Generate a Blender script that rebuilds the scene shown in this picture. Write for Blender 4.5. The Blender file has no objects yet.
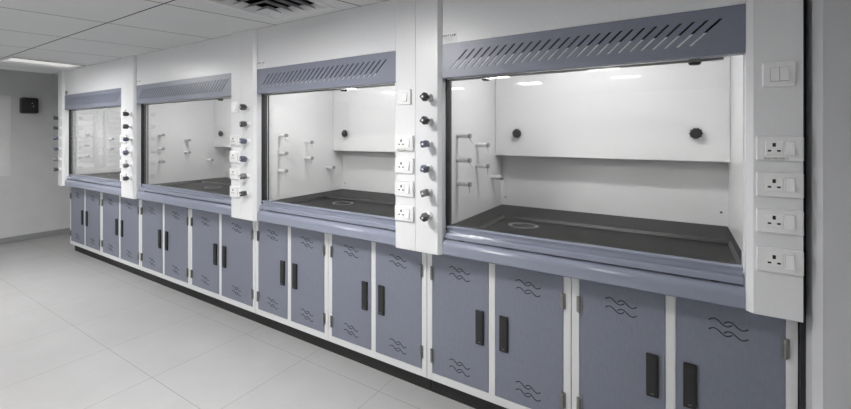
import bpy, bmesh, math, random
from mathutils import Vector, Matrix

random.seed(7)
SC = bpy.context.scene
COL = SC.collection
PI = math.pi

# ------------------------------------------------------------------ materials
def new_mat(name):
    m = bpy.data.materials.new(name)
    m.use_nodes = True
    nt = m.node_tree
    for n in list(nt.nodes):
        nt.nodes.remove(n)
    out = nt.nodes.new('ShaderNodeOutputMaterial')
    return m, nt, out

def srgb(r, g, b):
    def f(c):
        c /= 255.0
        return c / 12.92 if c <= .04045 else ((c + .055) / 1.055) ** 2.4
    return (f(r), f(g), f(b), 1)

def solid(name, rgb, rough=.5, metal=0.0, var=0.04, scale=40.0, stretch=(1, 1, 1), bump=0.0, spec=.5, coat=0.0):
    """plain surface with a little procedural mottling of its own colour"""
    m, nt, out = new_mat(name)
    p = nt.nodes.new('ShaderNodeBsdfPrincipled')
    nt.links.new(p.outputs[0], out.inputs[0])
    p.inputs['Roughness'].default_value = rough
    p.inputs['Metallic'].default_value = metal
    p.inputs['Specular IOR Level'].default_value = spec
    p.inputs['Coat Weight'].default_value = coat
    c = srgb(*rgb)
    tc = nt.nodes.new('ShaderNodeTexCoord')
    mp = nt.nodes.new('ShaderNodeMapping')
    mp.inputs['Scale'].default_value = stretch
    nz = nt.nodes.new('ShaderNodeTexNoise')
    nz.inputs['Scale'].default_value = scale
    nz.inputs['Detail'].default_value = 3
    nt.links.new(tc.outputs['Object'], mp.inputs[0])
    nt.links.new(mp.outputs[0], nz.inputs['Vector'])
    rp = nt.nodes.new('ShaderNodeValToRGB')
    rp.color_ramp.elements[0].position = .3
    rp.color_ramp.elements[1].position = .7
    rp.color_ramp.elements[0].color = tuple(max(0, v * (1 - var)) for v in c[:3]) + (1,)
    rp.color_ramp.elements[1].color = tuple(min(1, v * (1 + var)) for v in c[:3]) + (1,)
    nt.links.new(nz.outputs['Fac'], rp.inputs[0])
    nt.links.new(rp.outputs[0], p.inputs['Base Color'])
    if bump:
        b = nt.nodes.new('ShaderNodeBump')
        b.inputs['Strength'].default_value = bump
        b.inputs['Distance'].default_value = .002
        nt.links.new(nz.outputs['Fac'], b.inputs['Height'])
        nt.links.new(b.outputs[0], p.inputs['Normal'])
    return m

def emitter(name, rgb, strength):
    m, nt, out = new_mat(name)
    e = nt.nodes.new('ShaderNodeEmission')
    e.inputs[0].default_value = rgb + (1,)
    e.inputs[1].default_value = strength
    nt.links.new(e.outputs[0], out.inputs[0])
    return m

def glass_mat():
    """clear sheet: lets light straight through, mirrors more at a slant"""
    m, nt, out = new_mat('clear_sash_glass')
    tr = nt.nodes.new('ShaderNodeBsdfTransparent')
    tr.inputs[0].default_value = (.975, .977, .975, 1)
    gl = nt.nodes.new('ShaderNodeBsdfGlossy')
    gl.inputs['Roughness'].default_value = .015
    gl.inputs[0].default_value = (1, 1, 1, 1)
    fr = nt.nodes.new('ShaderNodeLayerWeight')
    fr.inputs[0].default_value = .5
    pw = nt.nodes.new('ShaderNodeMath'); pw.operation = 'POWER'
    pw.inputs[1].default_value = 5.0
    mu = nt.nodes.new('ShaderNodeMath'); mu.operation = 'MULTIPLY_ADD'
    mu.inputs[1].default_value = .96
    mu.inputs[2].default_value = .024
    mu.use_clamp = True
    nt.links.new(fr.outputs['Facing'], pw.inputs[0])
    mx = nt.nodes.new('ShaderNodeMixShader')
    nt.links.new(pw.outputs[0], mu.inputs[0])
    nt.links.new(mu.outputs[0], mx.inputs[0])
    nt.links.new(tr.outputs[0], mx.inputs[1])
    nt.links.new(gl.outputs[0], mx.inputs[2])
    nt.links.new(mx.outputs[0], out.inputs[0])
    return m

def joint_mask(nt, coord, origin, pitch, width):
    """1 within width/2 of each grid line of the given coordinate socket"""
    def math_(op, a, b=None):
        n = nt.nodes.new('ShaderNodeMath'); n.operation = op
        if isinstance(a, (int, float)): n.inputs[0].default_value = a
        else: nt.links.new(a, n.inputs[0])
        if b is not None:
            if isinstance(b, (int, float)): n.inputs[1].default_value = b
            else: nt.links.new(b, n.inputs[1])
        return n.outputs[0]
    t = math_('SUBTRACT', coord, origin)
    t = math_('DIVIDE', t, pitch)
    r = math_('ROUND', t)
    d = math_('ABSOLUTE', math_('SUBTRACT', t, r))
    return math_('LESS_THAN', d, width / 2 / pitch), math_

def tiled(name, base, joint, ox, px, oy, py, w, skew=0.0, rough=.4, mottle=.06, blotch=None):
    m, nt, out = new_mat(name)
    p = nt.nodes.new('ShaderNodeBsdfPrincipled')
    p.inputs['Roughness'].default_value = rough
    nt.links.new(p.outputs[0], out.inputs[0])
    g = nt.nodes.new('ShaderNodeNewGeometry')
    sp = nt.nodes.new('ShaderNodeSeparateXYZ')
    nt.links.new(g.outputs['Position'], sp.inputs[0])
    X, Y = sp.outputs[0], sp.outputs[1]
    mk0, math_ = joint_mask(nt, Y, oy, py, w)
    xs = X
    if skew:
        xs = math_('SUBTRACT', X, math_('MULTIPLY', Y, skew))
    mk1, _ = joint_mask(nt, xs, ox, px, w)
    mk = math_('MAXIMUM', mk0, mk1)
    # mottling
    nz = nt.nodes.new('ShaderNodeTexNoise')
    nz.inputs['Scale'].default_value = 3.0
    nz.inputs['Detail'].default_value = 6
    nz.inputs['Roughness'].default_value = .65
    nt.links.new(g.outputs['Position'], nz.inputs['Vector'])
    rp = nt.nodes.new('ShaderNodeValToRGB')
    c = srgb(*base)
    rp.color_ramp.elements[0].position = .3
    rp.color_ramp.elements[1].position = .72
    rp.color_ramp.elements[0].color = tuple(v * (1 - mottle) for v in c[:3]) + (1,)
    rp.color_ramp.elements[1].color = tuple(min(1, v * (1 + mottle)) for v in c[:3]) + (1,)
    nt.links.new(nz.outputs['Fac'], rp.inputs[0])
    col = rp.outputs[0]
    if blotch:
        n2 = nt.nodes.new('ShaderNodeTexNoise')
        n2.inputs['Scale'].default_value = 9.0
        n2.inputs['Detail'].default_value = 4
        mp = nt.nodes.new('ShaderNodeMapping')
        mp.inputs['Scale'].default_value = (1, 2.2, 1)
        mp.inputs['Rotation'].default_value = (0, 0, .6)
        nt.links.new(g.outputs['Position'], mp.inputs[0])
        nt.links.new(mp.outputs[0], n2.inputs['Vector'])
        r2 = nt.nodes.new('ShaderNodeValToRGB')
        r2.color_ramp.elements[0].position = .70
        r2.color_ramp.elements[1].position = .78
        nt.links.new(n2.outputs['Fac'], r2.inputs[0])
        m1 = nt.nodes.new('ShaderNodeMix'); m1.data_type = 'RGBA'
        fac = math_('MULTIPLY', r2.outputs[0], .45)
        nt.links.new(fac, m1.inputs[0])
        nt.links.new(col, m1.inputs[6])
        m1.inputs[7].default_value = srgb(*blotch)
        col = m1.outputs[2]
    mx = nt.nodes.new('ShaderNodeMix'); mx.data_type = 'RGBA'
    nt.links.new(mk, mx.inputs[0])
    nt.links.new(col, mx.inputs[6])
    mx.inputs[7].default_value = srgb(*joint)
    nt.links.new(mx.outputs[2], p.inputs['Base Color'])
    return m

M = {}
M['white'] = solid('white_powder_coat', (226, 227, 229), .32, var=.012, scale=60)
M['liner'] = solid('white_liner_board', (228, 228, 228), .30, var=.012, scale=8)
M['frame_white'] = solid('white_cabinet_steel', (216, 217, 218), .4, var=.015, scale=50)
M['blue'] = solid('blue_grey_laminate', (121, 125, 139), .42, var=.05, scale=90, stretch=(1, 1, .35), bump=.02)
M['sill'] = solid('blue_grey_epoxy_rail', (140, 145, 161), .13, var=.004, scale=30)
M['fascia'] = solid('blue_grey_fascia_paint', (128, 132, 147), .35, var=.02, scale=50)
M['black_top'] = solid('black_epoxy_resin', (15, 15, 15), .33, var=.15, scale=14, spec=.05)
M['black'] = solid('matt_black_plastic', (32, 32, 33), .5, var=.05)
M['kick'] = solid('black_plinth_vinyl', (34, 34, 34), .55, var=.05)
M['rubber'] = solid('black_rubber_seal', (40, 41, 41), .6, var=.05)
M['slot'] = solid('dark_slot', (30, 31, 36), .8, var=.02)
M['ink'] = solid('dark_ink', (45, 45, 47), .7, var=.02)
M['grey_ink'] = solid('grey_ink', (165, 165, 168), .7, var=.02)
M['steel'] = solid('brushed_steel', (150, 150, 148), .35, metal=.8, var=.05, scale=80)
M['plate'] = solid('white_switch_plastic', (233, 233, 234), .3, var=.008)
M['plate2'] = solid('white_rocker_plastic', (240, 240, 240), .25, var=.008)
M['knob_dark'] = solid('dark_grey_tap_plastic', (74, 74, 76), .38, var=.06)
M['knob_blue'] = solid('blue_grey_tap_plastic', (94, 99, 116), .38, var=.06)
M['knob_grey'] = solid('mid_grey_tap_plastic', (118, 118, 118), .38, var=.06)
M['nozzle'] = solid('pale_grey_tube_coat', (222, 222, 222), .35, var=.02)
M['nozzle_end'] = solid('grey_tube_end', (150, 150, 152), .4, var=.04)
M['sticker'] = solid('white_paper_sticker', (236, 237, 238), .6, var=.01)
M['tape'] = solid('grey_paper_tape', (216, 216, 214), .7, var=.04)
M['wall'] = solid('painted_plaster_wall', (206, 207, 207), .75, var=.03, scale=5, bump=.05)
M['wall_grey'] = solid('grey_painted_column', (196, 197, 200), .7, var=.02, scale=6)
M['skirting'] = solid('grey_skirting_tile', (150, 152, 152), .5, var=.04, scale=8)
M['winframe'] = solid('white_window_paint', (222, 223, 223), .5, var=.02)
M['vent_white'] = solid('white_vent_enamel', (215, 216, 216), .4, var=.02)
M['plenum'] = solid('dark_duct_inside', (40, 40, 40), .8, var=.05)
M['glass'] = glass_mat()
M['floor'] = tiled('vinyl_floor_tiles', (174, 174, 174), (142, 142, 140), -2.10, .633, -.115, .633, .0045, rough=.33, mottle=.05, blotch=(150, 150, 148))
M['ceiling'] = tiled('ceiling_panels', (210, 211, 211), (58, 58, 58), -2.386, .79, -.75, .66, .010, skew=.26, rough=.8, mottle=.02)
LIGHT = 20.0
M['lamp'] = emitter('lit_luminaire_diffuser', (1, .985, .97), LIGHT)
M['lamp_dim'] = emitter('lit_luminaire_diffuser_far', (1, .985, .96), .3)
M['lamp_near_added'] = emitter('added_luminaire_diffuser_near', (1, .985, .97), 50.0)  # for the two unseen lights added close to the hoods
M['lamp_soft'] = emitter('lit_luminaire_diffuser_soft', (1, .985, .97), 8.0)
M['sky_pane'] = emitter('daylit_window_pane', (.93, .96, 1), .25)

# ------------------------------------------------------------------ mesh building
class MB:
    def __init__(self):
        self.v = []; self.f = []; self.mi = []; self.sm = []; self.mats = []
    def mat(self, m):
        if m not in self.mats: self.mats.append(m)
        return self.mats.index(m)
    def add(self, verts, faces, m, smooth=False, M4=None):
        k = len(self.v); i = self.mat(m)
        for p in verts:
            p = Vector(p)
            if M4 is not None: p = M4 @ p
            self.v.append(p)
        for f in faces:
            self.f.append([k + j for j in f]); self.mi.append(i); self.sm.append(smooth)
        return self
    def box(self, x0, x1, y0, y1, z0, z1, m, bev=0.0, M4=None, seg=2):
        bm = bmesh.new()
        bmesh.ops.create_cube(bm, size=1)
        for v in bm.verts:
            v.co = Vector((x0 + (v.co.x + .5) * (x1 - x0), y0 + (v.co.y + .5) * (y1 - y0), z0 + (v.co.z + .5) * (z1 - z0)))
        if bev:
            bmesh.ops.bevel(bm, geom=list(bm.edges), offset=bev, segments=seg, profile=.5, affect='EDGES')
        bm.verts.index_update()
        self.add([v.co.copy() for v in bm.verts], [[v.index for v in f.verts] for f in bm.faces], m, False, M4)
        bm.free()
        return self
    def prism(self, prof, a0, a1, axis, m, smooth=False, cap=True, M4=None, closed=True):
        """profile (list of 2-tuples) extruded along axis: 'x' -> (y,z), 'z' -> (x,y), 'y' -> (x,z)"""
        def P(a, q):
            return {'x': (a, q[0], q[1]), 'z': (q[0], q[1], a), 'y': (q[0], a, q[1])}[axis]
        n = len(prof)
        area = sum(prof[i][0] * prof[(i + 1) % n][1] - prof[(i + 1) % n][0] * prof[i][1] for i in range(n))
        if (area < 0) != (axis == 'y'): prof = prof[::-1]
        vs = [P(a0, q) for q in prof] + [P(a1, q) for q in prof]
        fs = [[i, (i + 1) % n, n + (i + 1) % n, n + i] for i in range(n if closed else n - 1)]
        self.add(vs, fs, m, smooth, M4)
        if cap:
            self.add([P(a0, q) for q in prof], [list(range(n))[::-1]], m, False, M4)
            self.add([P(a1, q) for q in prof], [list(range(n))], m, False, M4)
        return self
    def lathe(self, prof, m, M4=None, n=20, lobes=0, amp=0.0, smooth=True):
        """profile (r, h) turned round local z; optional lobes for fluted knobs"""
        vs = []
        for (r, h) in prof:
            for k in range(n):
                t = 2 * PI * k / n
                rr = r * (1 + amp * math.cos(lobes * t)) if lobes else r
                vs.append((rr * math.cos(t), rr * math.sin(t), h))
        fs = []
        for i in range(len(prof) - 1):
            for k in range(n):
                fs.append([i * n + k, i * n + (k + 1) % n, (i + 1) * n + (k + 1) % n, (i + 1) * n + k])
        self.add(vs, fs, m, smooth, M4)
        self.add(vs[:n], [list(range(n))[::-1]], m, False, M4)
        self.add(vs[-n:], [list(range(n))], m, False, M4)
        return self
    def rod(self, p0, p1, r0, r1, m, n=12):
        p0 = Vector(p0); p1 = Vector(p1); d = p1 - p0
        q = d.to_track_quat('Z', 'Y').to_matrix().to_4x4()
        return self.lathe([(r0, 0), (r1, d.length)], m, Matrix.Translation(p0) @ q, n)
    def mesh(self, name):
        me = bpy.data.meshes.new(name)
        me.from_pydata([tuple(v) for v in self.v], [], self.f)
        for m in self.mats: me.materials.append(m)
        for p, i, s in zip(me.polygons, self.mi, self.sm):
            p.material_index = i; p.use_smooth = s
        me.update()
        return me

def link(name, me, parent=None, loc=(0, 0, 0), rot=(0, 0, 0)):
    o = bpy.data.objects.new(name, me)
    COL.objects.link(o)
    if parent is not None: o.parent = parent
    o.location = loc; o.rotation_euler = rot
    return o

def put(name, mb, parent=None, loc=(0, 0, 0), rot=(0, 0, 0)):
    return link(name, mb.mesh(name), parent, loc, rot)

def structure(name, mb):
    o = put(name, mb); o['kind'] = 'structure'
    return o

def thing(name, label, cat, loc=(0, 0, 0), group=None):
    o = bpy.data.objects.new(name, None)
    o.empty_display_size = .1
    COL.objects.link(o); o.location = loc
    o['label'] = label; o['category'] = cat
    if group: o['group'] = group
    return o

def text_mesh(s, size, m):
    cu = bpy.data.curves.new('lettering', 'FONT')
    cu.body = s; cu.size = size; cu.extrude = .0002; cu.align_x = 'CENTER'
    o = bpy.data.objects.new('lettering', cu)
    COL.objects.link(o)
    dg = bpy.context.evaluated_depsgraph_get()
    me = bpy.data.meshes.new_from_object(o.evaluated_get(dg))
    bpy.data.objects.remove(o); bpy.data.curves.remove(cu)
    me.materials.clear(); me.materials.append(m)
    return me

RX90 = Matrix.Rotation(PI / 2, 4, 'X')          # local z -> -y

# ------------------------------------------------------------------ room
CEIL = 2.274
XL, XR, YF, YB = -7.78, 2.4, -6.6, .93
structure('floor', MB().box(XL - .1, XR + .1, YF - .1, YB + .1, -.1, 0, M['floor']))

def plate_with_holes(x0, x1, y0, y1, z0, z1, holes, m):
    xs = sorted({x0, x1} | {h[0] for h in holes} | {h[1] for h in holes})
    ys = sorted({y0, y1} | {h[2] for h in holes} | {h[3] for h in holes})
    b = MB()
    for i in range(len(xs) - 1):
        for j in range(len(ys) - 1):
            cx, cy = (xs[i] + xs[i + 1]) / 2, (ys[j] + ys[j + 1]) / 2
            if any(h[0] < cx < h[1] and h[2] < cy < h[3] for h in holes): continue
            b.box(xs[i], xs[i + 1], ys[j], ys[j + 1], z0, z1, m)
    return b

VENT = (-2.325, -1.775, -.70, -.15)
LIGHTS = []
for (x, y) in [(-2.10, -3.35), (-.74, -3.35), (-3.46, -3.35), (-4.82, -3.35), (-1.7, -1.4), (-5.2, -1.2),  # last two on this line: unseen, added near the row to brighten the hoods
               (-1.92, -4.3), (-.58, -4.3), (-3.25, -4.3), (-4.6, -4.3)]:
    LIGHTS.append((x - .2, x + .2, y - .2, y + .2))
FARL = (-6.16, -5.69, -.72, -.12)
DROP = -6.86
structure('ceiling', plate_with_holes(DROP, XR + .1, YF - .1, YB + .1, CEIL, CEIL + .06,
                                      LIGHTS + [FARL, VENT], M['ceiling']))
b = MB()
b.box(XL - .1, DROP, YF - .1, YB + .1, 2.62, 2.68, M['ceiling'])
b.box(DROP - .02, DROP, YF - .1, YB + .1, CEIL + .06, 2.62, M['wall'])
structure('ceiling_raised_strip', b)
# end wall with a window opening
WY0, WY1, WZ0, WZ1 = -1.62, -.275, .92, 2.02
b = MB()
b.box(XL - .1, XL, YF - .1, WY0, 0, 2.62, M['wall'])
b.box(XL - .1, XL, WY1, YB + .1, 0, 2.62, M['wall'])
b.box(XL - .1, XL, WY0, WY1, 0, WZ0, M['wall'])
b.box(XL - .1, XL, WY0, WY1, WZ1, 2.62, M['wall'])
structure('wall_left', b)
b = MB()
b.box(XL - .1, XR + .1, YB, YB + .1, 0, CEIL, M['wall'])
b.box(XL - .1, DROP, YB, YB + .1, CEIL, 2.62, M['wall'])
structure('wall_back', b)
b = MB()
b.box(XL - .1, XR + .1, YF - .1, YF, 0, CEIL, M['wall'])
b.box(XL - .1, DROP, YF - .1, YF, CEIL, 2.62, M['wall'])
structure('wall_front', b)
structure('wall_right', MB().box(XR, XR + .1, YF, YB, 0, CEIL, M['wall']))
structure('wall_return', MB().prism([(.3965, -.095), (.418, -.12), (XR, -.12), (XR, YB), (.3965, YB)], 0, CEIL - .0005, 'z', M['wall_grey']))
structure('trim_1', MB().box(.3815, .396, -.02, .03, 0, CEIL - .001, M['black']))
b = MB()
b.box(XL, XL + .012, YF, YB, 0, .078, M['skirting'], .002)
structure('baseboard_left', b)
# window on the end wall: frame, glazing bars and louvre bars, daylit panes behind
b = MB()
fx0, fx1 = XL - .06, XL + .012
for (y0, y1, z0, z1) in [(WY0, WY0 + .045, WZ0 + .05, WZ1 - .05), (WY1 - .125, WY1, WZ0 + .05, WZ1 - .05), (WY0, WY1, WZ0, WZ0 + .05), (WY0, WY1, WZ1 - .05, WZ1),
                         (-.80, -.755, WZ0 + .05, WZ1 - .05), (-.93, -.885, WZ0 + .05, WZ1 - .05), (-1.29, -1.25, WZ0 + .05, WZ1 - .05)]:
    b.box(fx0, fx1, y0 + .0005, y1 - .0005, z0 + .0003, z1 - .0003, M['winframe'], .002)
z = WZ0 + .12
while z < WZ1 - .08:
    b.box(fx0 + .02, fx1 - .02, WY0 + .04, WY1 - .04, z, z + .016, M['winframe'])
    z += .083
wf = structure('window_1', b)
g = put('pane', MB().box(XL - .085, XL - .075, WY0, WY1, WZ0, WZ1, M['sky_pane']), wf)

# ------------------------------------------------------------------ ceiling fittings
def ceiling_light(x0, x1, y0, y1, label, group, lamp, gap_shade=False):
    cx, cy = (x0 + x1) / 2, (y0 + y1) / 2
    t = thing('ceiling_light', label, 'light', (cx, cy, CEIL + .001), group)
    w, d = (x1 - x0) / 2, (y1 - y0) / 2
    b = MB()
    e = .001
    for s in (-1, 1):
        b.box(*sorted((s * (w - e), s * (w - .018))), -d + e, d - e, .0, .07, M['vent_white'])
        b.box(-w + .018, w - .018, *sorted((s * (d - e), s * (d - .018))), .0, .07, M['vent_white'])
    b.box(-w + e, w - e, -d + e, d - e, .07, .075, M['vent_white'])
    if gap_shade: b.box(w - .03, w - e, -d + e, d - e, -.003, .012, M['plenum'])  # dark strip standing in for the shaded gap between ceiling and fixture
    put('frame', b, t)
    put('light_diffuser', MB().box(-w + .019, w - .019, -d + .019, d - .019, .018, .026, lamp), t)
    return t

for i, L in enumerate(LIGHTS):
    ceiling_light(*L, 'lit square ceiling light out in the room, facing the row of fume hoods', 'square ceiling lights of the room', M['lamp_near_added'] if L[2] > -2 else M['lamp_soft'] if L[1] > -.8 else M['lamp'])
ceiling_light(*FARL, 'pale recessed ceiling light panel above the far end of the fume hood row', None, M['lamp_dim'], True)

t = thing('ceiling_vent', 'square four-way ceiling air vent with white louvres above the middle hoods', 'vent', ((VENT[0] + VENT[1]) / 2, (VENT[2] + VENT[3]) / 2, CEIL + .001))
w = (VENT[1] - VENT[0]) / 2 - .001
def ring(a, za, c, zc, m, th=.002):
    """square frustum sheet from half-size a at za to half-size c at zc"""
    P = lambda r, z: [(-r, -r, z), (r, -r, z), (r, r, z), (-r, r, z)]
    b = MB()
    v = P(a, za) + P(c, zc) + P(a - th, za + th) + P(c - th, zc + th)
    f = []
    for i in range(4):
        j = (i + 1) % 4
        f += [[i, j, 4 + j, 4 + i], [8 + j, 8 + i, 12 + i, 12 + j], [j, i, 8 + i, 8 + j], [4 + i, 4 + j, 12 + j, 12 + i]]
    b.add(v, f, m)
    return b
fr = MB()
for s in (-1, 1):
    fr.box(*sorted((s * w, s * (w - .03))), -w, w, -.004, .004, M['vent_white'])
    fr.box(-w + .03, w - .03, *sorted((s * w, s * (w - .03))), -.004, .004, M['vent_white'])
    fr.box(*sorted((s * w, s * (w - .004))), -w, w, .004, .14, M['plenum'])
    fr.box(-w + .004, w - .004, *sorted((s * w, s * (w - .004))), .004, .14, M['plenum'])
put('frame', fr, t)
put('plenum', MB().box(-w, w, -w, w, .14, .145, M['plenum']), t)
for k in range(5):
    a = w - .030 - k * .047
    put('louvre', ring(a, -.004 - .013 * k, a - .034, .026 - .013 * k, M['vent_white']), t)

# speaker on the end wall
t = thing('wall_speaker', 'black rounded wall speaker box high on the far end wall', 'speaker', (XL, -.105, 1.895))
put('speaker_body', MB().box(.004, .13, -.088, .088, -.11, .11, M['black'], .022, seg=4), t)
put('indicator_light', MB().rod((.13, .018, .03), (.132, .018, .03), .006, .006, M['plate']), t)
put('indicator_light', MB().rod((.13, .032, -.006), (.132, .032, -.006), .006, .006, M['plate']), t)
put('bracket', MB().box(-.0005, .006, -.03, .03, -.05, .05, M['black']), t)

# ------------------------------------------------------------------ base cabinets
CABH = .853
def wave_strip(b, x0, z0, w, a, m):
    n = 22; th = .0042
    for k in range(n):
        t0, t1 = k / n, (k + 1) / n
        def pt(t):
            return x0 + w * t, z0 + a * math.sin(2 * PI * (t * .98 + .01)) - a * .55 * (t - .5) * 2 * 0.35
        (xa, za), (xb, zb) = pt(t0), pt(t1)
        dx, dz = xb - xa, zb - za; L = math.hypot(dx, dz)
        nx, nz = -dz / L * th / 2, dx / L * th / 2
        p = [(xa - nx, za - nz), (xb - nx, zb - nz), (xb + nx, zb + nz), (xa + nx, za + nz)]
        b.add([(q[0], -.0008, q[1]) for q in p] + [(q[0], 0, q[1]) for q in p],
              [[0, 1, 2, 3], [0, 4, 5, 1], [3, 2, 6, 7]], m)

cache = {}
def cached(key, fn):
    if key not in cache: cache[key] = fn()
    return cache[key]

def vent_mesh():
    b = MB()
    for dz in (.019, -.019):
        wave_strip(b, -.0615, dz, .076, .011, M['slot'])
        wave_strip(b, -.0125, dz - .004, .076, .011, M['slot'])
    return b.mesh('wave_vent')

def handle_mesh():
    b = MB()
    b.box(-.023, .023, -.011, 0, -.09, .09, M['black'], .004)
    b.box(-.016, .016, -.0125, -.010, -.078, .078, M['rubber'], .001)
    b.box(-.006, .006, -.0132, -.0124, -.0765, -.0735, M['knob_grey'])
    return b.mesh('handle')

def hinge_mesh():
    b = MB()
    for k in range(4):
        b.rod((0, -.008, -.036 + k * .0185), (0, -.008, -.019 + k * .0185), .0062, .0062, M['steel'], 10)
    b.box(-.012, .012, -.004, 0, -.036, .036, M['steel'])
    return b.mesh('hinge')

def base_cabinet(x, W, label):
    t = thing('base_cabinet', label, 'cabinet', (x, 0, 0), 'blue-grey base cabinets under the fume hoods')
    e = .0015
    s, mid = .0355, .035
    dw = (W - 2 * s - mid) / 2
    z0, z1 = .142, .832
    b = MB()
    b.box(e, W - e, .02, .83, .1, CABH, M['frame_white'])
    fr = [(e, s, .1, CABH), (s + dw, s + dw + mid, z0, z1), (W - s, W - e, .1, CABH)]
    for (a, c, p, q) in fr: b.box(a, c, 0, .02, p, q, M['frame_white'], .0015)
    b.box(s, W - s, 0, .02, .1, z0 - .0, M['frame_white'], .0015)
    b.box(s, W - s, 0, .02, z1, CABH, M['frame_white'], .0015)
    put('carcass', b, t)
    put('toe_kick', MB().box(e, W - e, .047, .80, 0, .0995, M['kick']), t)
    for side in (0, 1):
        dx0 = s if side == 0 else s + dw + mid
        d = put('door', MB().box(.0018, dw - .0018, -.001, .0185, z0 + .002, z1 - .002, M['blue'], .0012), t, (dx0, 0, 0))
        hx = dw - .049 if side == 0 else .049
        link('handle', cached('handle', handle_mesh), d, (hx, -.001, .477))
        gx = 0.001 if side == 0 else dw - .001
        link('hinge', cached('hinge', hinge_mesh), d, (gx, -.001, .71))
        link('hinge', cached('hinge', hinge_mesh), d, (gx, -.001, .243))
        link('wave_vent', cached('vent', vent_mesh), d, (dw / 2 + .001, -.0011, .738))
        link('wave_vent', cached('vent', vent_mesh), d, (dw / 2 + .001, -.0011, .228))
    return t

# ------------------------------------------------------------------ fume hoods
VP, SP = .156, .149            # widths of the valve panel and the socket panel
YFAS, YP = -.0995, -.118
ZB, ZT = .857, CEIL - .0015
ZF0, ZF1 = 1.7956, 1.9735
VALVES = [(1.694, 'knob_dark'), (1.570, 'knob_dark'), (1.446, 'knob_blue'), (1.315, 'knob_blue'), (1.188, 'knob_grey'), (1.061, 'knob_dark')]

def flange_mesh():
    b = MB()
    b.lathe([(.021, 0), (.021, .006), (.017, .010), (.011, .012), (.011, .034)], M['plate'], RX90, 20)
    return b.mesh('valve_flange')

def knob_mesh(key):
    b = MB()
    b.lathe([(.013, .024), (.019, .030), (.020, .060), (.017, .068), (.010, .071)], M[key], RX90, 32, 4, .16)
    b.lathe([(.006, .0705), (.005, .074)], M['nozzle'], RX90, 12)
    return b.mesh('valve_knob')

def socket_plate_mesh():
    b = MB()
    b.box(-.0625, .0625, -.012, 0, -.0425, .0425, M['plate'], .004)
    return b.mesh('socket_plate')

def socket_face_mesh():
    b = MB()
    b.box(-.0225, .0225, -.0025, 0, -.0235, .0235, M['plate2'], .0012)
    k = M['slot']
    b.box(-.0045, .0045, -.0032, -.002, .0045, .0180, k, .001)
    for s in (-1, 1):
        b.box(s * .0125 - .0050, s * .0125 + .0050, -.0032, -.002, -.0125, -.0062, k, .001)
    return b.mesh('socket_face')

def rocker_mesh():
    b = MB()
    prof = [(-.0005, -.0235), (-.0090, -.0235), (-.0018, .0235), (-.0005, .0235)]
    b.prism(prof, -.0115, .0115, 'x', M['plate2'])
    b.box(-.0125, .0125, -.0008, 0, -.0245, .0245, M['grey_ink'])
    return b.mesh('rocker_switch')

def small_plate_mesh():
    b = MB()
    b.box(-.045, .045, -.011, 0, -.0425, .0425, M['plate'], .004)
    return b.mesh('switch_plate')

def nozzle_mesh():
    b = MB()
    b.rod((0, 0, 0), (.004, 0, 0), .017, .016, M['nozzle'], 16)
    b.rod((.004, 0, 0), (.074, 0, 0), .0135, .0135, M['nozzle'], 14)
    b.rod((.074, 0, 0), (.088, 0, 0), (.0143), .0138, M['nozzle_end'], 14)
    return b.mesh('outlet_nozzle')

def nozzle_tip_mesh():
    b = MB()
    b.rod((0, 0, .004), (0, 0, -.016), .0055, .0055, M['nozzle'], 10)
    b.rod((0, 0, -.016), (0, 0, -.040), .0045, .0022, M['nozzle'], 10)
    return b.mesh('nozzle_tip')

def baffle_knob_mesh():
    b = MB()
    b.lathe([(.010, 0), (.010, .012), (.026, .013), (.029, .018), (.029, .030), (.022, .036)], M['black'], RX90, 60, 10, .10)
    return b.mesh('baffle_knob')

def scribble(b, x0, z0, w, h, y, m, n=7, seed=1):
    """a line of illegible handwriting as thin strokes"""
    r = random.Random(seed)
    x = x0
    for k in range(n):
        wd = w / n
        pts = [(x, z0 + h * r.uniform(0, .3)), (x + wd * .3, z0 + h * r.uniform(.5, 1)), (x + wd * .55, z0 + h * r.uniform(0, .3)), (x + wd * .8, z0 + h * r.uniform(.3, .7))]
        for (a, c) in zip(pts[:-1], pts[1:]):
            d = Vector((c[0] - a[0], 0, c[1] - a[1])); L = d.length; nrm = Vector((-d.z, 0, d.x)) / L * .0005
            A = Vector((a[0], y, a[1])); B = Vector((c[0], y, c[1])); o = Vector((0, .0003, 0))
            b.add([A - nrm, B - nrm, B + nrm, A + nrm, A - nrm + o, B - nrm + o, B + nrm + o, A + nrm + o],
                  [[0, 1, 2, 3], [0, 4, 5, 1], [3, 2, 6, 7]], m)
        x += wd

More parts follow.
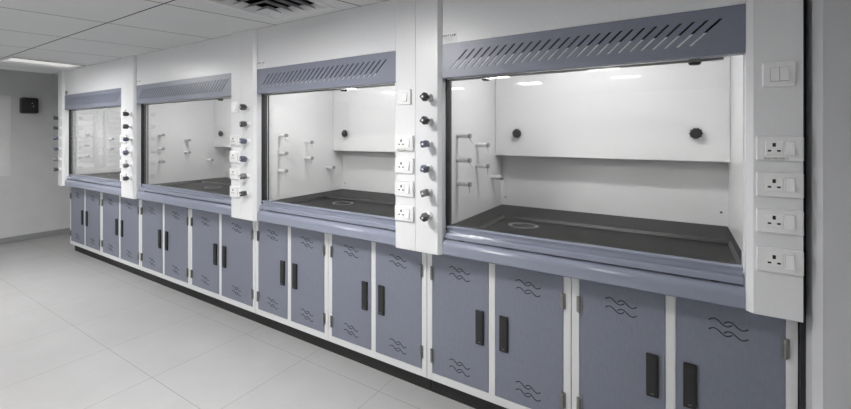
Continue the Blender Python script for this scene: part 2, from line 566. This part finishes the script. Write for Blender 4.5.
def fascia_mesh(x0, x1, first, n):
    """front sheet with n slanted slots really cut through it"""
    za, zb = 1.838, 1.931
    dx, sw = .097, .0105
    pitch = .042
    b = MB(); m = M['fascia']
    y0, y1 = YFAS, YFAS + .004
    def poly(pts):
        k = len(pts)
        b.add([(p[0], y0, p[1]) for p in pts] + [(p[0], y1, p[1]) for p in pts],
              [list(range(k)), list(range(k, 2 * k))[::-1]] + [[i, k + i, k + (i + 1) % k, (i + 1) % k] for i in range(k)], m)
    b_top = [(x0, zb), (x1, zb), (x1, ZF1), (x0, ZF1)]
    b_bot = [(x0, ZF0), (x1, ZF0), (x1, za), (x0, za)]
    poly(b_top); poly(b_bot)
    # first slot: top end at `first`
    left = [(x0, za)]
    px, = (first,)
    poly([(x0, za), (first - dx - sw / 2, za), (first - sw / 2, zb), (x0, zb)])
    for k in range(n - 1):
        a = first + k * pitch
        poly([(a - dx + sw / 2, za), (a - dx + pitch - sw / 2, za), (a + pitch - sw / 2, zb), (a + sw / 2, zb)])
    a = first + (n - 1) * pitch
    poly([(a - dx + sw / 2, za), (x1, za), (x1, zb), (a + sw / 2, zb)])
    # returned edges, top and bottom
    b.box(x0, x1, YFAS + .004, -.045, ZF0, ZF0 + .003, m)
    b.box(x0, x1, YFAS + .004, -.045, ZF1 - .003, ZF1, m)
    return b

def fume_hood(x, W, label, lit_slot_top, stops, sticker, texts, doublesw=False, drain=.4625):
    t = thing('fume_hood', label, 'fume hood', (x, 0, ZB), 'white fume hoods in a row')
    # parts use room heights; shift them onto the base of the thing
    base = (0, 0, -ZB)
    e = .001
    xa, xb = VP, W - (SP if not doublesw else .162)
    we = W - (.011 if doublesw else .001)
    c = .0185
    # service columns with a chamfered inner edge
    put('valve_panel', MB().prism([(e, YP), (xa - c, YP), (xa, YFAS), (xa, -.005), (e, -.005)], ZB, ZT, 'z', M['white']), t, base)
    put('socket_panel', MB().prism([(xb + c, YP), (we, YP), (we, -.005), (xb, -.005), (xb, YFAS)], ZB, ZT, 'z', M['white']), t, base)
    put('upper_panel', MB().box(xa + e, xb - e, YFAS + .003, -.02, ZF1 + .001, ZT, M['white'], .001), t, base)
    n = int(round((W - .52) / .042)) + 1
    put('fascia', fascia_mesh(xa + e, xb - e, .303, n), t, base)
    b = MB()
    b.box(xa + e, xb - e, -.045, -.040, ZF0 + .004, ZF1 - .001, M['slot'])
    if lit_slot_top: b.box(xa + e, xb - e, -.0954, -.085, ZF0 + .006, lit_slot_top, M['plate2'])  # white bar imitates the light showing in the lower part of the slots
    put('slot_backing', b, t, base)
    # casing of the chamber
    b = MB()
    b.box(e, .006, -.004, .88, ZB + .003, ZT, M['white'])
    b.box(W - .006, W - e, -.004, .88, ZB + .003, ZT, M['white'])
    b.box(.006, W - .006, .875, .88, ZB + .003, ZT, M['white'])
    put('casing', b, t, base)
    # chamber
    lx0, lx1 = .1325, W - (.133 if doublesw else .125)
    YW, YBF = .825, .70
    ztop = 2.12
    b = MB()
    b.box(lx0 - .006, lx0, -.004, YW, .94, ztop, M['liner'])
    b.box(lx1, lx1 + .006, -.004, YW, .94, ztop, M['liner'])
    b.box(lx0 - .006, lx1 + .006, YW, YW + .006, .94, ztop, M['liner'])
    b.box(lx0 - .006, lx1 + .006, -.018, YW + .006, ztop, ztop + .006, M['liner'])
    b.rod((lx0 + .03, YW, 1.04), (lx0 + .03, YW - .004, 1.04), .006, .006, M['steel'])
    b.rod((lx1 - .03, YW, 1.06), (lx1 - .03, YW - .004, 1.06), .006, .006, M['black'])
    put('liner', b, t, base)
    bf = put('baffle', MB().box(lx0 + .002, lx1 - .002, YBF, YBF + .012, 1.349, ztop - .01, M['liner'], .001), t, base)
    for kx in (.297, W - .285):
        link('baffle_knob', cached('bknob', baffle_knob_mesh), bf, (kx, YBF, 1.502))
    # lamp in the chamber roof behind the fascia
    lamp = MB()
    lamp.box(W / 2 - .38, W / 2 + .38, .10, .22, ztop - .03, ztop, M['vent_white'])
    lamp.box(W / 2 - .36, W / 2 + .36, .11, .21, ztop - .036, ztop - .03, M['lamp_hood'])
    put('hood_lamp', lamp, t, base)
    # worktop with dished middle
    zt = .985; zd = .969
    wx0, wx1, wy0, wy1 = lx0 + .001, lx1 - .001, -.02, YW - .001
    hx0, hx1, hy0, hy1 = .285, W - .155, .045, .47
    b = MB(); m = M['black_top']
    o_ = [(wx0, wy0), (wx1, wy0), (wx1, wy1), (wx0, wy1)]
    i_ = [(hx0, hy0), (hx1, hy0), (hx1, hy1), (hx0, hy1)]
    g = .012
    j_ = [(hx0 + g, hy0 + g), (hx1 - g, hy0 + g), (hx1 - g, hy1 - g), (hx0 + g, hy1 - g)]
    vs = [(p[0], p[1], zt) for p in o_] + [(p[0], p[1], zt) for p in i_] + [(p[0], p[1], zd) for p in j_] + [(p[0], p[1], .92) for p in o_]
    fs = []
    for k in range(4):
        q = (k + 1) % 4
        fs += [[k, q, 4 + q, 4 + k], [k, 12 + k, 12 + q, q]]
    fs += [[8, 9, 10, 11], [15, 14, 13, 12]]
    b.add(vs, fs, m)
    b.add(vs, [[4 + k, 4 + (k + 1) % 4, 8 + (k + 1) % 4, 8 + k] for k in range(4)], M['worn_edge'])
    wt = put('worktop', b, t, base)
    d = MB()
    sc = Matrix.Translation((drain, .31, zd)) @ Matrix.Diagonal((1.0, .82, 1, 1))
    d.lathe([(.088, 0), (.088, .003), (.078, .0045), (.070, .002), (.068, .0006)], M['rim'], sc, 36)
    d.lathe([(.0675, .0004), (.064, .0012)], M['slot'], sc, 36)
    put('drain_cup', d, wt)
    # sash: pane, rails and black tracks
    sash = put('sash', MB().box(xa + .003, xb - .003, -.047, -.042, .975, ZF0 + .003, M['glass']), t, base)
    prof = [(-.078, .942), (-.078, .962), (-.074, .968), (-.054, .971), (-.052, .990), (-.060, .993), (-.060, 1.000), (-.056, 1.003), (-.036, 1.003), (-.030, .998), (-.030, .942)]
    put('bottom_rail', MB().prism(prof, xa + .004, xb - .004, 'x', M['sill']), sash)
    put('top_rail', MB().box(xa + .01, xb - .06, -.040, -.022, ZF0 - .010, ZF0 + .0, M['steel'], .002), sash)
    for sx in stops:
        b = MB()
        b.lathe([(.018, .0), (.022, .006), (.022, .02), (.012, .03)], M['black'], Matrix.Translation((sx, -.008, ZF0 - .018)), 16)
        put('sash_stop', b, sash)
    for (u0, u1, mm) in ((lx0, xa + .001, 'rubber'), (xb - .001, lx1, 'white')):
        if u1 - u0 > .001: put('sash_track', MB().box(u0, u1, -.0045, .006, .97, ZF0 + .05, M[mm]), t, base)
    for (u0, u1, mm) in ((xa, xa + .0035, 'rubber'), (xb - .0035, xb, 'white')):
        put('sash_track', MB().box(u0, u1, -.060, -.012, .98, ZF0 - .001, M[mm]), t, base)
    # rounded front sill
    arc = []
    for k in range(11):
        a = PI / 2 * k / 10
        arc.append((YFAS + .030 - .030 * math.cos(a), .900 + .034 * math.sin(a)))
    prof = [(-.005, ZB), (YFAS + .006, ZB), (YFAS, ZB + .006)] + arc + [(-.064, .933), (-.062, .926), (-.005, .926)]
    b = MB()
    b.prism(prof, xa + e, xb - e, 'x', M['sill'], cap=True)
    sl = put('front_sill', b, t, base)
    for sx in (xa + .10, xb - .09):
        put('sill_clip', MB().box(sx - .013, sx + .013, -.070, -.060, .930, .938, M['black']), sl)
    # service valves
    for (z, key) in VALVES:
        v = link('service_valve', cached('flange', flange_mesh), t, (.089, YP, z - ZB))
        link('valve_knob', cached(key, lambda: knob_mesh(key)), v, (0, 0, 0), (0, random.uniform(-.6, .6), 0))
    # outlets on the left chamber wall
    for (y, z, ang) in [(.12, 1.487, .55), (.12, 1.347, .6), (.12, 1.211, 0), (.38, 1.429, .15), (.38, 1.297, 0), (.63, 1.201, .5)]:
        nz = link('outlet_nozzle', cached('noz', nozzle_mesh), t, (lx0, y, z - ZB))
        link('nozzle_tip', cached('tip', nozzle_tip_mesh), nz, (.080, 0, -.011), (0, -ang, 0))
    # switches and sockets
    sx = W - .0715 - (.009 if doublesw else 0)
    link_y = YP
    if doublesw:
        p = link('switch_plate', cached('swp', small_plate_mesh), t, (sx + .005 + .0, YP, 1.706 - ZB))
        for k in (-1, 1):
            link('rocker_switch', cached('rock', rocker_mesh), p, (k * .0123 + .001, -.011, 0))
    else:
        p = link('switch_plate', cached('swp', small_plate_mesh), t, (sx, YP, 1.703 - ZB))
        link('rocker_switch', cached('rock', rocker_mesh), p, (.010, -.011, 0))
    for i, z in enumerate((1.448, 1.322, 1.195, 1.058)):
        p = link('socket_plate', cached('skp', socket_plate_mesh), t, (sx + (.007 if doublesw else 0), YP, z - ZB))
        link('socket_face', cached('skf', socket_face_mesh), p, (-.0155, -.012, .002))
        link('rocker_switch', cached('rock', rocker_mesh), p, (.026, -.012, .002))
        if i == 0:
            b = MB()
            b.box(-.046, .024, -.0126, -.0118, -.040, -.0285, M['tape'])
            scribble(b, -.041, -.038, .055, .008, -.0129, M['ink'], 8, 3)
            put('paper_tape', b, p)
    # paper sticker above the fascia
    w_, h_ = sticker
    st = put('sticker', MB().box(xa + .008, xa + .008 + w_, YFAS + .0018, YFAS + .003, ZF1 + .008, ZF1 + .008 + h_, M['sticker'] if texts else M['knob_grey']), t, base)
    if texts:
        me = cached('lettering', lambda: text_mesh('MAT LAB', .019, M['ink']))
        lt = link('lettering', me, st, (xa + .008 + w_ * .45, YFAS + .0016, ZF1 + .008 + h_ * .60), (PI / 2, 0, 0))
        b = MB()
        for k in range(3):
            scribble(b, xa + .008 + w_ * .1, ZF1 + .008 + h_ * (.42 - .15 * k), w_ * .7, .003, YFAS + .0014, M['grey_ink'], 9, k)
        put('small_print', b, st)
    return t

M['worn_edge'] = solid('worn_black_resin_edge', (46, 47, 46), .4, var=.3, scale=30)
M['rim'] = solid('worn_grey_rim', (92, 93, 92), .3, var=.1)
M['lamp_hood'] = emitter('lit_hood_lamp', (1, .99, .99), 14.0)

WF, WN, WR = 1.889, 1.568, 1.588
S0 = -6.5535
S1 = S0 + WF; S2 = S1 + WF; S3 = S2 + WN
fume_hood(S0, WF, 'farthest white fume hood, at the end of the row beside the end wall', None, [], (.075, .045), False)
fume_hood(S1, WF, 'second fume hood from the far end wall, left of the two large front ones', None, [1.43], (.075, .045), True, drain=.78)
fume_hood(S2, WN, 'third fume hood from the far end wall, directly below the ceiling air vent', 1.856, [.934], (.088, .05), True, drain=.626)
fume_hood(S3, WR, 'nearest and largest fume hood, with the double switch on its right column', 1.884, [.368, 1.274], (.075, .048), True, True)

pos = ['beside the end wall', 'second from the end wall', 'third from the end wall', 'fourth from the end wall',
       'fifth from the end wall', 'sixth from the end wall', 'second nearest, left of the nearest one', 'nearest the viewer at the right end']
hood = ['farthest', 'farthest', 'second', 'second', 'third', 'third', 'nearest', 'nearest']
k = 0
for (s, W) in ((S0, WF), (S1, WF), (S2, WN), (S3, WR)):
    for h in (0, 1):
        base_cabinet(s + h * W / 2, W / 2, 'blue-grey two-door base cabinet %s, under the %s fume hood' % (pos[k], hood[k]))
        k += 1

# ------------------------------------------------------------------ camera, world, view
cam = bpy.data.cameras.new('camera')
cam.sensor_width = 36
cam.lens = 401.97 * 36 / 851
cam.shift_y = -(204.5 - 133.70) / 851
cam.shift_x = 0.5 / 851
cam.clip_start = .05
co = bpy.data.objects.new('camera', cam)
COL.objects.link(co)
co.location = (0, -1.9594, 1.5)
co.rotation_euler = (PI / 2, 0, .557)
SC.camera = co

wd = bpy.data.worlds.new('world'); SC.world = wd
wd.use_nodes = True
wd.node_tree.nodes['Background'].inputs[0].default_value = (.8, .85, .9, 1)
wd.node_tree.nodes['Background'].inputs[1].default_value = .3

vs = SC.view_settings
vs.view_transform = 'Standard'; vs.look = 'None'
vs.exposure = 1.2; vs.gamma = 1.0; vs.use_curve_mapping = False
try:
    SC.cycles.max_bounces = 10
    SC.cycles.transparent_max_bounces = 16
    SC.cycles.diffuse_bounces = 6
    SC.cycles.use_denoising = True
    SC.cycles.caustics_reflective = False
    SC.cycles.caustics_refractive = False
except Exception:
    pass
